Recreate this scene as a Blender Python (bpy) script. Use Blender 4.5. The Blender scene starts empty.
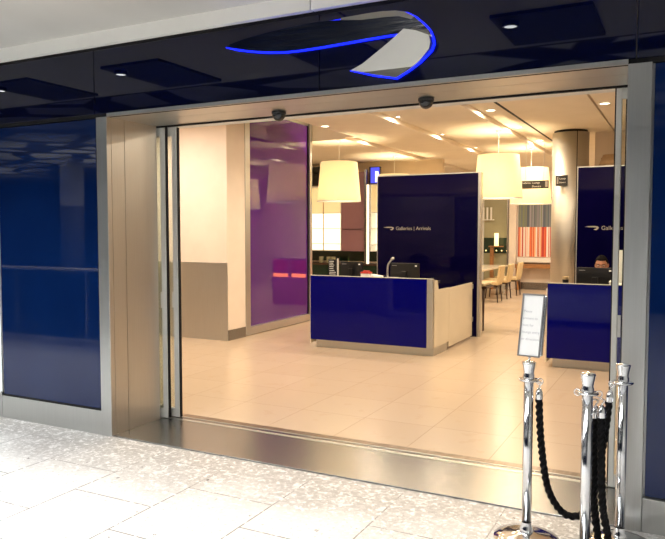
import bpy, bmesh, math, random
from mathutils import Vector, Matrix
random.seed(4)
C = bpy.context.scene.collection
SC = bpy.context.scene
PI = math.pi

# ------------------------------------------------------------------ materials
def nmat(name):
    m = bpy.data.materials.new(name); m.use_nodes = True
    nt = m.node_tree
    return m, nt, nt.nodes['Principled BSDF']

def mat(name, col, rough=.5, metal=0., spec=.5, emit=None, es=0., trans=0., alpha=1., coat=0.):
    m, nt, b = nmat(name)
    b.inputs['Base Color'].default_value = (*col, 1)
    b.inputs['Roughness'].default_value = rough
    b.inputs['Metallic'].default_value = metal
    b.inputs['Specular IOR Level'].default_value = spec
    b.inputs['Coat Weight'].default_value = coat
    b.inputs['Transmission Weight'].default_value = trans
    b.inputs['Alpha'].default_value = alpha
    if emit:
        b.inputs['Emission Color'].default_value = (*emit, 1)
        b.inputs['Emission Strength'].default_value = es
    return m

def N(nt, t, **kw):
    n = nt.nodes.new(t)
    for k, v in kw.items(): setattr(n, k, v)
    return n

def noisy(name, c1, c2, rough=.5, metal=0., scale=(6, 6, 6), bump=0., detail=3, r2=None, spec=.5):
    """a surface whose own colour wanders between two tones"""
    m, nt, b = nmat(name)
    tc = N(nt, 'ShaderNodeTexCoord'); mp = N(nt, 'ShaderNodeMapping'); nz = N(nt, 'ShaderNodeTexNoise')
    mp.inputs['Scale'].default_value = scale; nz.inputs['Detail'].default_value = detail; nz.inputs['Scale'].default_value = 1
    cr = N(nt, 'ShaderNodeValToRGB')
    cr.color_ramp.elements[0].position = .35; cr.color_ramp.elements[1].position = .65
    cr.color_ramp.elements[0].color = (*c1, 1); cr.color_ramp.elements[1].color = (*c2, 1)
    L = nt.links
    L.new(tc.outputs['Object'], mp.inputs['Vector']); L.new(mp.outputs['Vector'], nz.inputs['Vector'])
    L.new(nz.outputs['Fac'], cr.inputs['Fac']); L.new(cr.outputs['Color'], b.inputs['Base Color'])
    b.inputs['Roughness'].default_value = rough; b.inputs['Metallic'].default_value = metal
    b.inputs['Specular IOR Level'].default_value = spec
    if r2 is not None:
        mr = N(nt, 'ShaderNodeMapRange'); mr.inputs['To Min'].default_value = rough; mr.inputs['To Max'].default_value = r2
        L.new(nz.outputs['Fac'], mr.inputs['Value']); L.new(mr.outputs['Result'], b.inputs['Roughness'])
    if bump:
        bp = N(nt, 'ShaderNodeBump'); bp.inputs['Strength'].default_value = bump; bp.inputs['Distance'].default_value = .01
        L.new(nz.outputs['Fac'], bp.inputs['Height']); L.new(bp.outputs['Normal'], b.inputs['Normal'])
    return m

def tile_floor(name, w, l, ox, oy, offset, mortar, c1, c2, cm, rough, speck=None, spec=.5):
    """tiles w wide across X and l long along Y; ox, oy put one joint crossing"""
    m, nt, b = nmat(name); L = nt.links
    tc = N(nt, 'ShaderNodeTexCoord'); sx = N(nt, 'ShaderNodeSeparateXYZ'); cx = N(nt, 'ShaderNodeCombineXYZ')
    ax = N(nt, 'ShaderNodeMath', operation='ADD'); ay = N(nt, 'ShaderNodeMath', operation='ADD')
    ax.inputs[1].default_value = -ox + 40*w; ay.inputs[1].default_value = -oy + 40*l + (l*.5 if offset else 0)
    L.new(tc.outputs['Object'], sx.inputs[0]); L.new(sx.outputs['X'], ax.inputs[0]); L.new(sx.outputs['Y'], ay.inputs[0])
    L.new(ay.outputs[0], cx.inputs['X']); L.new(ax.outputs[0], cx.inputs['Y'])
    br = N(nt, 'ShaderNodeTexBrick'); br.offset = .5 if offset else 0.; br.offset_frequency = 2
    br.inputs['Scale'].default_value = 1; br.inputs['Brick Width'].default_value = l; br.inputs['Row Height'].default_value = w
    br.inputs['Mortar Size'].default_value = mortar; br.inputs['Mortar Smooth'].default_value = .1; br.inputs['Bias'].default_value = 0
    br.inputs['Color1'].default_value = (*c1, 1); br.inputs['Color2'].default_value = (*c2, 1); br.inputs['Mortar'].default_value = (*cm, 1)
    L.new(cx.outputs[0], br.inputs['Vector'])
    col = br.outputs['Color']
    if speck:
        for (scale, pos, dark, amt, *near) in speck:
            vz = N(nt, 'ShaderNodeTexNoise'); vz.inputs['Scale'].default_value = scale; vz.inputs['Detail'].default_value = 4
            vz.inputs['Roughness'].default_value = .6
            L.new(tc.outputs['Object'], vz.inputs['Vector'])
            cr = N(nt, 'ShaderNodeValToRGB')
            cr.color_ramp.elements[0].position = pos; cr.color_ramp.elements[1].position = pos + .035
            cr.color_ramp.elements[0].color = (0, 0, 0, 1); cr.color_ramp.elements[1].color = (amt, amt, amt, 1)
            L.new(vz.outputs['Fac'], cr.inputs['Fac'])
            mx = N(nt, 'ShaderNodeMix', data_type='RGBA')
            mx.inputs['B'].default_value = (*dark, 1)
            fac = cr.outputs['Color']
            if near:  # fades the specks in along Y, to paint a shaded band
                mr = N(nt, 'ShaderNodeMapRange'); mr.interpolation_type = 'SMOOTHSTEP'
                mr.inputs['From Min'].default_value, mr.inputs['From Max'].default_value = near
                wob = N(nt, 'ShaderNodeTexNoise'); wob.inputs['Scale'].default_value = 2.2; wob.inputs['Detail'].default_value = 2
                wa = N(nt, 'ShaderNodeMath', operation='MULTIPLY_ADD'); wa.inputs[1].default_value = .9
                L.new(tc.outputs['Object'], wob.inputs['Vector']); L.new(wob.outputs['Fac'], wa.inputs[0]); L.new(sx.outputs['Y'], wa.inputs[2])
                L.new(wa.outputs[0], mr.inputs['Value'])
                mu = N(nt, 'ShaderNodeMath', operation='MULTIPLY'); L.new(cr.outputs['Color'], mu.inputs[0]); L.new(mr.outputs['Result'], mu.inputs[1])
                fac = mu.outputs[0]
            L.new(fac, mx.inputs['Factor']); L.new(col, mx.inputs['A'])
            col = mx.outputs['Result']
    L.new(col, b.inputs['Base Color'])
    b.inputs['Roughness'].default_value = rough; b.inputs['Specular IOR Level'].default_value = spec
    bp = N(nt, 'ShaderNodeBump'); bp.inputs['Strength'].default_value = .4; bp.inputs['Distance'].default_value = .003; bp.invert = True
    L.new(br.outputs['Fac'], bp.inputs['Height']); L.new(bp.outputs['Normal'], b.inputs['Normal'])
    return m

M = {}
M['steel'] = noisy('brushed_steel', (.56, .57, .56), (.59, .60, .59), .34, 1., (140, 140, 3), .006, r2=.42)
M['steel_flat'] = noisy('brushed_steel_flat', (.315, .315, .315), (.325, .325, .325), .27, 1., (2, 2, 2), 0)
M['steel_warm'] = noisy('brushed_steel_cladding', (.58, .55, .49), (.61, .58, .52), .48, 1., (3, 3, 90), .006, r2=.54)
M['tan'] = noisy('tan_fabric', (.50, .33, .18), (.56, .38, .21), .7, 0., (20, 20, 20))
M['alu'] = mat('satin_aluminium', (.64, .64, .61), .45, .0)
M['chrome'] = noisy('polished_chrome', (.78, .80, .83), (.86, .87, .89), .09, 1., (8, 8, 8), 0, r2=.15)
M['bronze_strip'] = noisy('dark_bronze_strip', (.22, .17, .13), (.30, .24, .18), .35, .9, (60, 4, 4))
M['fascia'] = noisy('navy_back_painted_glass', (.0006, .0018, .020), (.0008, .0022, .023), .012, 0., (2, 2, 2), 0, spec=.42)
M['blue_panel'] = noisy('blue_back_painted_glass', (.0018, .012, .070), (.0022, .015, .082), .02, 0., (1.5, 1.5, 1.5), .004, spec=.5)
M['desk_blue'] = noisy('royal_blue_glass', (.001, .0012, .145), (.0013, .0015, .155), .03, 0., (2, 2, 2), 0, spec=.16)
M['back_blue'] = noisy('indigo_glass', (.0014, .0008, .020), (.0017, .001, .023), .03, 0., (2, 2, 2), 0, spec=.16)
M['purple'] = noisy('purple_glass', (.075, .009, .19), (.09, .012, .21), .03, 0., (1.2, 1.2, 1.2), 0, spec=.8)
M['mauve'] = noisy('mauve_laminate', (.29, .155, .19), (.31, .165, .20), .3, 0., (3, 3, 3))
M['cream_wall'] = noisy('cream_painted_plaster', (.80, .71, .62), (.84, .75, .66), .6, 0., (3, 3, 3), .01)
M['warm_wall'] = noisy('warm_painted_wall', (.74, .62, .47), (.78, .66, .50), .65, 0., (3, 3, 3), .01)
M['ceil'] = noisy('matt_ceiling_paint', (.80, .72, .60), (.83, .75, .63), .8, 0., (3, 3, 3))
M['soffit'] = noisy('grey_soffit_paint', (.60, .59, .56), (.66, .65, .62), .75, 0., (1.2, .6, 1.2))
M['strip'] = noisy('white_edge_paint', (.92, .91, .87), (.95, .94, .90), .6, 0., (3, 3, 3))
M['dark_ceiling'] = mat('dark_tray_paint', (.045, .05, .065), .7)
M['black'] = mat('black_plastic', (.008, .008, .009), .35)
M['blackgap'] = mat('black_gasket', (.004, .004, .005), .8)
M['dark_screen'] = mat('dark_screen_glass', (.01, .012, .016), .08)
M['white_glass'] = noisy('white_back_painted_glass', (.74, .68, .55), (.78, .72, .58), .12, 0., (2, 2, 2))
M['white'] = mat('white_plastic', (.85, .84, .8), .4)
M['paper'] = noisy('white_paper', (.93, .93, .92), (.95, .95, .94), .7, 0., (30, 30, 30))
M['grey_ink'] = mat('grey_ink', (.55, .55, .57), .8)
M['letter'] = mat('silver_lettering', (.34, .315, .28), .4, .1)
M['letter_white'] = mat('white_lettering', (.85, .85, .82), .5)
M['red'] = mat('red_card', (.5, .03, .02), .5)
M['dark_wood'] = noisy('dark_stained_wood', (.035, .014, .007), (.06, .025, .012), .35, 0., (30, 30, 4))
M['wood'] = noisy('chestnut_wood', (.30, .13, .045), (.38, .18, .06), .4, 0., (3, 30, 30))
M['cream_fabric'] = noisy('cream_leather', (.70, .55, .31), (.75, .60, .35), .5, 0., (20, 20, 20), .03)
M['navy_cloth'] = noisy('navy_wool', (.008, .010, .03), (.012, .014, .04), .85, 0., (200, 200, 200), .05)
M['skin'] = noisy('warm_skin', (.36, .17, .10), (.42, .20, .125), .5, 0., (14, 14, 14))
M['hair'] = noisy('black_hair', (.003, .002, .002), (.006, .004, .003), .8, 0., (120, 120, 20), .1, spec=.1)
M['eye'] = mat('eye_white', (.7, .68, .64), .2)
M['iris'] = mat('dark_iris', (.02, .012, .008), .15)
M['green_dark'] = noisy('dark_green_splashback', (.006, .026, .016), (.010, .034, .02), .15, 0., (2, 2, 2))
M['olive'] = noisy('olive_frosted_glass', (.33, .32, .20), (.38, .36, .23), .35, 0., (2, 2, 2))
M['shade'] = None
M['led_blue'] = mat('blue_led_edge', (.01, .02, .5), .5, emit=(.003, .012, 1.), es=2.4)
M['lamp_white'] = mat('lit_lamp_lens', (1, 1, 1), .5, emit=(1, .86, .62), es=9)
M['mall_lens'] = mat('lit_spot_lens', (1, 1, 1), .5, emit=(.95, .98, 1.), es=18)
M['shelf_glow'] = mat('lit_shelf_back', (1, .95, .85), .6, emit=(1, .88, .62), es=1.5)
M['shelf_glow_dim'] = mat('dim_lit_shelf_back', (.9, .75, .45), .6, emit=(1, .75, .36), es=.6)
M['blue_screen'] = mat('lit_blue_screen', (.02, .03, .4), .5, emit=(.08, .09, 1.), es=1.1)
M['white_screen'] = mat('lit_white_screen', (.9, .9, .9), .5, emit=(.8, .9, 1.), es=1.2)
M['lightbox'] = mat('lit_poster_face', (.9, .95, .95), .4, emit=(.78, .95, .98), es=.85)
M['lantern'] = mat('lit_lantern', (1, .9, .6), .5, emit=(1, .72, .28), es=2.2)
M['amber'] = mat('lit_amber_strip', (.8, .2, .05), .5, emit=(1, .22, .05), es=7)
M['added_daylight'] = mat('added_daylight_panel', (1, 1, 1), .6, emit=(1., .985, .95), es=8.6)
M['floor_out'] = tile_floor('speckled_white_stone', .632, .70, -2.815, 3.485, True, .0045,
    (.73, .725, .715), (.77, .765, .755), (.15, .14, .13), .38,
    [(9, .42, (.46, .445, .425), .75, 3.55, 4.35), (30, .47, (.36, .345, .33), .6, 3.6, 4.4), (24, .57, (.86, .85, .84), .9), (42, .62, (.36, .345, .33), .75), (16, .685, (.10, .09, .085), .9), (70, .67, (.10, .09, .085), .85), (22, .60, (.84, .83, .82), .9)])  # first two deepen the stone mottling at the threshold: soffit shade put into colour
M['floor_in'] = tile_floor('beige_stone_tiles', .632, .632, -2.495, 4.90, False, .0022,
    (.60, .48, .36), (.62, .50, .38), (.40, .30, .21), .24, [(5, .60, (.58, .45, .325), .5)], spec=.45)

def glass_mat():
    m = bpy.data.materials.new('clear_glass'); m.use_nodes = True; nt = m.node_tree
    nt.nodes.clear()
    o = N(nt, 'ShaderNodeOutputMaterial'); mx = N(nt, 'ShaderNodeMixShader'); t = N(nt, 'ShaderNodeBsdfTransparent'); g = N(nt, 'ShaderNodeBsdfGlossy')
    f = N(nt, 'ShaderNodeFresnel'); f.inputs['IOR'].default_value = 1.45
    t.inputs['Color'].default_value = (.93, .97, .95, 1); g.inputs['Roughness'].default_value = .02
    nt.links.new(f.outputs[0], mx.inputs[0]); nt.links.new(t.outputs[0], mx.inputs[1]); nt.links.new(g.outputs[0], mx.inputs[2]); nt.links.new(mx.outputs[0], o.inputs[0])
    return m
M['glass'] = glass_mat()

def shade_mat():
    m, nt, b = nmat('lit_fabric_shade')
    tc = N(nt, 'ShaderNodeTexCoord'); mp = N(nt, 'ShaderNodeMapping'); nz = N(nt, 'ShaderNodeTexNoise')
    mp.inputs['Scale'].default_value = (90, 90, 14); nz.inputs['Scale'].default_value = 1
    cr = N(nt, 'ShaderNodeValToRGB')
    cr.color_ramp.elements[0].color = (.84, .74, .50, 1); cr.color_ramp.elements[1].color = (.90, .80, .57, 1)
    nt.links.new(tc.outputs['Object'], mp.inputs[0]); nt.links.new(mp.outputs[0], nz.inputs['Vector']); nt.links.new(nz.outputs['Fac'], cr.inputs[0])
    nt.links.new(cr.outputs[0], b.inputs['Base Color']); b.inputs['Roughness'].default_value = .8
    tr = N(nt, 'ShaderNodeBsdfTranslucent'); nt.links.new(cr.outputs[0], tr.inputs['Color'])
    mx = N(nt, 'ShaderNodeMixShader'); mx.inputs[0].default_value = .55
    b.inputs['Emission Color'].default_value = (1, .88, .56, 1); b.inputs['Emission Strength'].default_value = .62
    out = nt.nodes['Material Output']
    nt.links.new(b.outputs[0], mx.inputs[1]); nt.links.new(tr.outputs[0], mx.inputs[2]); nt.links.new(mx.outputs[0], out.inputs[0])
    return m
M['shade'] = shade_mat()

def art_mat():
    m, nt, b = nmat('striped_painting'); L = nt.links
    tc = N(nt, 'ShaderNodeTexCoord'); s = N(nt, 'ShaderNodeSeparateXYZ'); L.new(tc.outputs['Object'], s.inputs[0])
    def stripes(seed, freq, cols):
        ml = N(nt, 'ShaderNodeMath', operation='MULTIPLY'); ml.inputs[1].default_value = freq; L.new(s.outputs['X'], ml.inputs[0])
        fl = N(nt, 'ShaderNodeMath', operation='FLOOR'); L.new(ml.outputs[0], fl.inputs[0])
        ad = N(nt, 'ShaderNodeMath', operation='ADD'); ad.inputs[1].default_value = seed; L.new(fl.outputs[0], ad.inputs[0])
        wn = N(nt, 'ShaderNodeTexWhiteNoise', noise_dimensions='1D'); L.new(ad.outputs[0], wn.inputs['W'])
        cr = N(nt, 'ShaderNodeValToRGB'); cr.color_ramp.interpolation = 'CONSTANT'
        els = cr.color_ramp.elements
        while len(els) < len(cols): els.new(.5)
        for i, c in enumerate(cols): els[i].position = i/len(cols); els[i].color = (*c, 1)
        L.new(wn.outputs['Value'], cr.inputs[0]); return cr.outputs[0]
    up = stripes(3.3, 36, [(.13, .14, .17), (.22, .22, .25), (.33, .33, .36), (.09, .12, .16), (.22, .24, .14), (.26, .23, .27), (.16, .19, .20)])
    lo = stripes(9.7, 52, [(.62, .08, .03), (.75, .18, .06), (.8, .72, .66), (.42, .03, .03), (.85, .45, .25), (.82, .78, .75), (.50, .06, .04)])
    gt = N(nt, 'ShaderNodeMath', operation='GREATER_THAN'); gt.inputs[1].default_value = 1.764 - .81; L.new(s.outputs['Z'], gt.inputs[0])
    mx = N(nt, 'ShaderNodeMix', data_type='RGBA'); L.new(gt.outputs[0], mx.inputs['Factor']); L.new(lo, mx.inputs['A']); L.new(up, mx.inputs['B'])
    L.new(mx.outputs['Result'], b.inputs['Base Color']); b.inputs['Roughness'].default_value = .6
    return m
M['art'] = art_mat()

def organic_ceiling():
    m, nt, b = nmat('organic_panel_ceiling'); L = nt.links
    tc = N(nt, 'ShaderNodeTexCoord'); mp = N(nt, 'ShaderNodeMapping'); mp.inputs['Scale'].default_value = (.42, .55, 1); mp.inputs['Rotation'].default_value = (0, 0, .6)
    v = N(nt, 'ShaderNodeTexVoronoi', feature='DISTANCE_TO_EDGE'); v.inputs['Scale'].default_value = 1
    nz = N(nt, 'ShaderNodeTexNoise'); nz.inputs['Scale'].default_value = .6; nz.inputs['Detail'].default_value = 0
    ad = N(nt, 'ShaderNodeVectorMath', operation='MULTIPLY_ADD'); ad.inputs[1].default_value = (.7, .7, 0)
    L.new(tc.outputs['Object'], mp.inputs[0]); L.new(mp.outputs[0], nz.inputs['Vector']); L.new(nz.outputs['Color'], ad.inputs[0]); L.new(mp.outputs[0], ad.inputs[2])
    L.new(ad.outputs[0], v.inputs['Vector'])
    cr = N(nt, 'ShaderNodeValToRGB'); cr.color_ramp.elements[0].position = .10; cr.color_ramp.elements[1].position = .13
    cr.color_ramp.elements[0].color = (.01, .012, .02, 1); cr.color_ramp.elements[1].color = (.8, .8, .78, 1)
    L.new(v.outputs['Distance'], cr.inputs[0]); L.new(cr.outputs[0], b.inputs['Base Color']); b.inputs['Roughness'].default_value = .7
    return m
M['organic'] = organic_ceiling()

# ------------------------------------------------------------------ mesh helpers
def B(): return bmesh.new()

def box(bm, x0, x1, y0, y1, z0, z1, bev=0., seg=2):
    t = bmesh.new()
    bmesh.ops.create_cube(t, size=1)
    bmesh.ops.scale(t, vec=(abs(x1-x0), abs(y1-y0), abs(z1-z0)), verts=t.verts)
    bmesh.ops.translate(t, vec=((x0+x1)/2, (y0+y1)/2, (z0+z1)/2), verts=t.verts)
    if bev: bmesh.ops.bevel(t, geom=t.edges[:], offset=bev, segments=seg, profile=.5, affect='EDGES')
    merge(bm, t); return bm

def merge(bm, t, mtx=None):
    vm = {}
    for v in t.verts: vm[v] = bm.verts.new(mtx @ v.co if mtx else v.co)
    for f in t.faces:
        try:
            n = bm.faces.new([vm[v] for v in f.verts]); n.smooth = f.smooth
        except ValueError: pass
    t.free()

def lathe(bm, prof, cx=0, cy=0, cz=0, n=40, cap=True):
    """profile [(r, z), ...] turned about a vertical axis"""
    rings = []
    for r, z in prof:
        if r < 1e-6: rings.append([bm.verts.new((cx, cy, cz+z))])
        else: rings.append([bm.verts.new((cx+r*math.cos(2*PI*i/n), cy+r*math.sin(2*PI*i/n), cz+z)) for i in range(n)])
    for a, b in zip(rings, rings[1:]):
        for i in range(n):
            j = (i+1) % n
            if len(a) == 1 and len(b) == 1: continue
            if len(a) == 1: f = bm.faces.new((a[0], b[j], b[i]))
            elif len(b) == 1: f = bm.faces.new((a[i], a[j], b[0]))
            else: f = bm.faces.new((a[i], a[j], b[j], b[i]))
            f.smooth = True
    if cap:
        for r, flip in ((rings[0], True), (rings[-1], False)):
            if len(r) > 1: bm.faces.new(r[::-1] if flip else r)
    return bm

def frames(pts):
    pts = [Vector(p) for p in pts]; out = []
    up = None
    for i, p in enumerate(pts):
        t = (pts[min(i+1, len(pts)-1)] - pts[max(i-1, 0)]).normalized()
        if up is None:
            up = Vector((0, 0, 1)) if abs(t.z) < .9 else Vector((1, 0, 0))
        u = (up - t*up.dot(t)).normalized(); up = u
        out.append((p, t, u, t.cross(u)))
    return out

def tube(bm, pts, r, n=12, lobes=0, twist=0., amp=.2, cap=True):
    rings = []; s = 0; last = None
    fr = frames(pts)
    for k, (p, t, u, w) in enumerate(fr):
        if last is not None: s += (p-last).length
        last = p
        rr = r[k] if isinstance(r, (list, tuple)) else r
        ring = []
        for i in range(n):
            a = 2*PI*i/n
            q = rr*(1 + (amp*math.cos(lobes*(a - twist*s)) if lobes else 0))
            ring.append(bm.verts.new(p + (u*math.cos(a) + w*math.sin(a))*q))
        rings.append(ring)
    for a, b in zip(rings, rings[1:]):
        for i in range(n):
            f = bm.faces.new((a[i], a[(i+1) % n], b[(i+1) % n], b[i])); f.smooth = True
    if cap:
        bm.faces.new(rings[0][::-1]); bm.faces.new(rings[-1])
    return bm

def spline(P, n=60):
    """Catmull-Rom through points, evenly-ish sampled"""
    P = [Vector(p) for p in P]; P = [P[0]*2-P[1]] + P + [P[-1]*2-P[-2]]
    out = []
    segs = len(P)-3; per = max(2, n//segs)
    for i in range(segs):
        a, b, c, d = P[i:i+4]
        for k in range(per):
            t = k/per
            out.append(.5*((2*b) + (c-a)*t + (2*a-5*b+4*c-d)*t*t + (3*b-a-3*c+d)*t*t*t))
    out.append(P[-2]); return out

def prism(bm, poly, y0, y1, yf=None):
    """polygon in (x, z), extruded from y0 (front) to y1 (back); yf(x, z) adds to y of the front"""
    f = [bm.verts.new((x, y0 + (yf(x, z) if yf else 0), z)) for x, z in poly]
    b = [bm.verts.new((x, y1, z)) for x, z in poly]
    n = len(poly)
    bm.faces.new(f); bm.faces.new(b[::-1])
    for i in range(n): bm.faces.new((f[i], b[i], b[(i+1) % n], f[(i+1) % n]))
    bmesh.ops.recalc_face_normals(bm, faces=bm.faces)
    return bm

def ball(bm, c, r, sc=(1, 1, 1), u=24, v=14):
    t = bmesh.new(); bmesh.ops.create_uvsphere(t, u_segments=u, v_segments=v, radius=r)
    bmesh.ops.scale(t, vec=sc, verts=t.verts); bmesh.ops.translate(t, vec=c, verts=t.verts)
    for f in t.faces: f.smooth = True
    merge(bm, t); return bm

def worldloc(o):
    v = Vector((0, 0, 0))
    while o: v += o.location; o = o.parent
    return v

def obj(name, bm, m, parent=None, loc=None):
    """bm in world coordinates -> ONE mesh object"""
    me = bpy.data.meshes.new(name)
    off = worldloc(parent) if parent else Vector(loc) if loc else Vector((0, 0, 0))
    bmesh.ops.translate(bm, vec=-off, verts=bm.verts)
    bmesh.ops.recalc_face_normals(bm, faces=bm.faces)
    bm.to_mesh(me); bm.free()
    me.materials.append(M[m] if isinstance(m, str) else m)
    o = bpy.data.objects.new(name, me); C.objects.link(o)
    if parent: o.parent = parent
    elif loc: o.location = loc
    return o

def tag(o, label, cat, group=None):
    o['label'] = label; o['category'] = cat
    if group: o['group'] = group
    return o

def thing(name, label, cat, loc, group=None):
    o = bpy.data.objects.new(name, None); C.objects.link(o); o.location = loc
    o.empty_display_size = .1
    return tag(o, label, cat, group)

def struct(name, bm, m, label=None):
    o = obj(name, bm, m); o['kind'] = 'structure'
    if label: o['label'] = label
    return o

def sroot(name, loc):
    o = bpy.data.objects.new(name, None); C.objects.link(o); o.location = loc; o['kind'] = 'structure'
    return o

def dup(root, loc, label=None, group=None):
    r = root.copy(); C.objects.link(r); r.location = loc
    if label: r['label'] = label
    if group: r['group'] = group
    for ch in list(root.children):
        c = ch.copy(); C.objects.link(c); c.parent = r
        for g in list(ch.children):
            d = g.copy(); C.objects.link(d); d.parent = c
    return r

def text_bm(body, size, mtx, align='LEFT', extrude=.0008):
    cu = bpy.data.curves.new('t', 'FONT'); cu.body = body; cu.size = size; cu.align_x = align; cu.extrude = extrude
    cu.resolution_u = 3
    to = bpy.data.objects.new('t', cu); C.objects.link(to)
    dg = bpy.context.evaluated_depsgraph_get(); dg.update()
    me = bpy.data.meshes.new_from_object(to.evaluated_get(dg))
    bm = bmesh.new(); bm.from_mesh(me); bmesh.ops.transform(bm, matrix=mtx, verts=bm.verts)
    bpy.data.objects.remove(to); bpy.data.curves.remove(cu); bpy.data.meshes.remove(me)
    return bm

def facing(x, y, z, rz=0):
    """text stood upright, read from -Y when rz = 0"""
    return Matrix.Translation((x, y, z)) @ Matrix.Rotation(rz, 4, 'Z') @ Matrix.Rotation(PI/2, 4, 'X')

def lamp(name, kind, loc, energy, col, size=.1, rot=(0, 0, 0), spot=None, parent=None, blend=.6):
    l = bpy.data.lights.new(name, kind); l.energy = energy; l.color = col
    if kind == 'AREA': l.shape = 'DISK'; l.size = size
    elif kind == 'POINT': l.shadow_soft_size = size
    elif kind == 'SPOT': l.shadow_soft_size = size; l.spot_size = spot; l.spot_blend = blend
    o = bpy.data.objects.new(name, l); C.objects.link(o)
    if parent: o.parent = parent; o.location = Vector(loc) - worldloc(parent)
    else: o.location = loc
    o.rotation_euler = rot
    return o

# ------------------------------------------------------------------ camera
cam = bpy.data.cameras.new('camera'); co = bpy.data.objects.new('camera', cam); C.objects.link(co)
co.location = (0, 0, 1.65); co.rotation_euler = (math.radians(90-3.17), 0, math.radians(27))
cam.sensor_width = 36; cam.lens = 36*693.4/665; cam.clip_start = .05
SC.camera = co

FY = 4.10          # the shop front
ZI = 3.30          # lounge ceiling
# ------------------------------------------------------------------ the mall outside
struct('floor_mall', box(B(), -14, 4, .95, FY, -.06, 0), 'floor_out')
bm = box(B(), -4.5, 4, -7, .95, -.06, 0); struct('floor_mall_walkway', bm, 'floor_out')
struct('ceiling_mall_soffit', box(B(), -14, 4, 2.15, FY+.02, 3.2, 3.34), 'soffit')
struct('trim_1', box(B(), -14, -2.235, FY-.045, FY+.02, 3.095, 3.2), 'strip')
struct('trim_2', box(B(), -2.225, 4, FY-.045, FY+.02, 3.095, 3.2), 'strip')
struct('ceiling_mall_joint', box(B(), -2.235, -2.225, 2.3, FY, 3.192, 3.1995), 'blackgap')
struct('wall_mall_upstand', box(B(), -14, 4, 2.1, 2.15, 3.2, 5.3), 'dark_ceiling')
struct('ceiling_mall', box(B(), -46, 5, -2.2, 2.1, 5.2, 5.35), 'organic')
struct('ceiling_mall_low', box(B(), -46, 5, -20, -2.25, 4.4, 4.5), 'organic')
struct('wall_mall_step', box(B(), -46, 5, -2.25, -2.2, 4.4, 5.3), 'dark_ceiling')
sk = sroot('unseen_skylight', (-5, .3, 5.2))  # unseen skylight, added and sized to light the mall floor and notice
obj('diffuser', box(B(), -9.8, -.2, -1.5, 1.9, 5.17, 5.195), 'added_daylight', sk)
# the trays in the soffit that carry the spots
for i, (sx, sy) in enumerate(((-6.54, 3.12), (-4.84, 3.12), (-2.98, 3.30), (-1.18, 3.0))):
    struct('ceiling_mall_tray', box(B(), sx-.12, sx+.58, 2.31, sy+.14, 3.175, 3.1995), 'dark_ceiling')
    t = thing('ceiling_spotlight', ['round white spotlight in the soffit before the far left glass panel', 'round white spotlight reflected left of the entrance in the navy fascia',
              'round white spotlight below the left half of the chrome emblem', 'round white spotlight reflected right of the chrome emblem in the navy fascia'][i], 'spotlight', (sx, sy, 3.175), 'spotlights in the mall soffit')
    obj('housing', lathe(B(), [(.052, 0), (.06, -.004), (.06, -.035), (.05, -.04), (.047, -.03), (.0, -.03)], sx, sy, 3.1745, 32), 'black', t)
    obj('lens', lathe(B(), [(0, 0), (.046, 0), (.046, .006), (0, .006)], sx, sy, 3.140, 32), 'mall_lens', t)
    lamp('spot_light', 'SPOT', (sx, sy, 3.125), 25, (.95, .98, 1), .04, (0, 0, 0), 1.7, t)
# far side of the mall: balustrade, column and a dark wall across the void
ba = sroot('trim_3', (-9, 1.0, 0))
obj('handrail', tube(B(), [(-13.5, 1.0, 1.1), (-4.6, 1.0, 1.1)], .022, 16), 'alu', ba)
obj('glass_panel', box(B(), -13.5, -4.6, .995, 1.005, .1, 1.04), 'glass', ba)
obj('base_rail', box(B(), -13.5, -4.6, .96, 1.04, 0, .1, .004), 'alu', ba)
for i in range(7): obj('post', box(B(), -13.4+i*1.45, -13.37+i*1.45, .98, 1.02, .1, 1.08), 'steel', ba)
bm = lathe(B(), [(.42, -3), (.42, 4.39)], -20.5, -10.6, 0, 40); struct('wall_mall_column', bm, 'soffit')
struct('wall_mall_far', box(B(), -46, 6, -20.2, -20, -3, 5.4), 'blue_panel')
struct('wall_mall_side', box(B(), 4, 4.2, -20, 4.1, -3, 5.4), 'soffit')
for (ux, uy) in ((-30, -11), (-19, -11), (-8, -10)): lamp('added_uplight', 'AREA', (ux, uy, 2.6), 270, (1, .98, .94), 7., (PI, 0, 0))  # unseen uplights, added to brighten the mall ceiling mirrored in the glass
struct('floor_mall_below', box(B(), -46, -4.5, -20, .9, -3.1, -3), 'blue_panel')

# ------------------------------------------------------------------ shop front
struct('wall_front_left', box(B(), -9, -4.086, FY+.03, 4.66, 0, 2.56), 'steel')
struct('wall_front_right', box(B(), -.275, 3, FY+.03, 4.66, 0, 2.56), 'steel')
struct('wall_front_top', box(B(), -9, 3, FY+.03, 4.88, 2.572, 3.46), 'cream_wall')
# fascia of navy glass: four sheets
edges = [-6.20, -4.197, -2.182, -.261, 1.75]
for a, b in zip(edges, edges[1:]):
    struct('trim_4', box(B(), a+.003, b-.003, FY-.012, FY+.03, 2.572, 3.066, .002, 1), 'fascia')
struct('trim_5', box(B(), -6.2, 1.75, FY, FY+.03, 2.545, 2.575), 'blackgap')
struct('trim_6', box(B(), -14, 4, FY+.002, FY+.03, 3.06, 3.10), 'blackgap')
struct('trim_7', box(B(), -5.352, -4.192, FY-.008, FY+.03, .212, 2.538, .002, 1), 'blue_panel')
struct('trim_8', box(B(), -.168, 1.3, FY-.008, FY+.03, .20, 2.538, .002, 1), 'blue_panel')
struct('trim_9', box(B(), -5.352, -4.192, FY-.010, FY+.03, .196, .211), 'blackgap')
struct('baseboard_left', box(B(), -5.37, -4.180, FY-.014, FY+.03, 0, .196, .002, 1), 'steel')
struct('baseboard_left_end', box(B(), -6.6, -5.374, FY-.014, FY+.03, 0, .225, .002, 1), 'steel')
struct('baseboard_right', box(B(), -.178, 1.3, FY-.014, FY+.03, 0, .188, .002, 1), 'steel')
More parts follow.
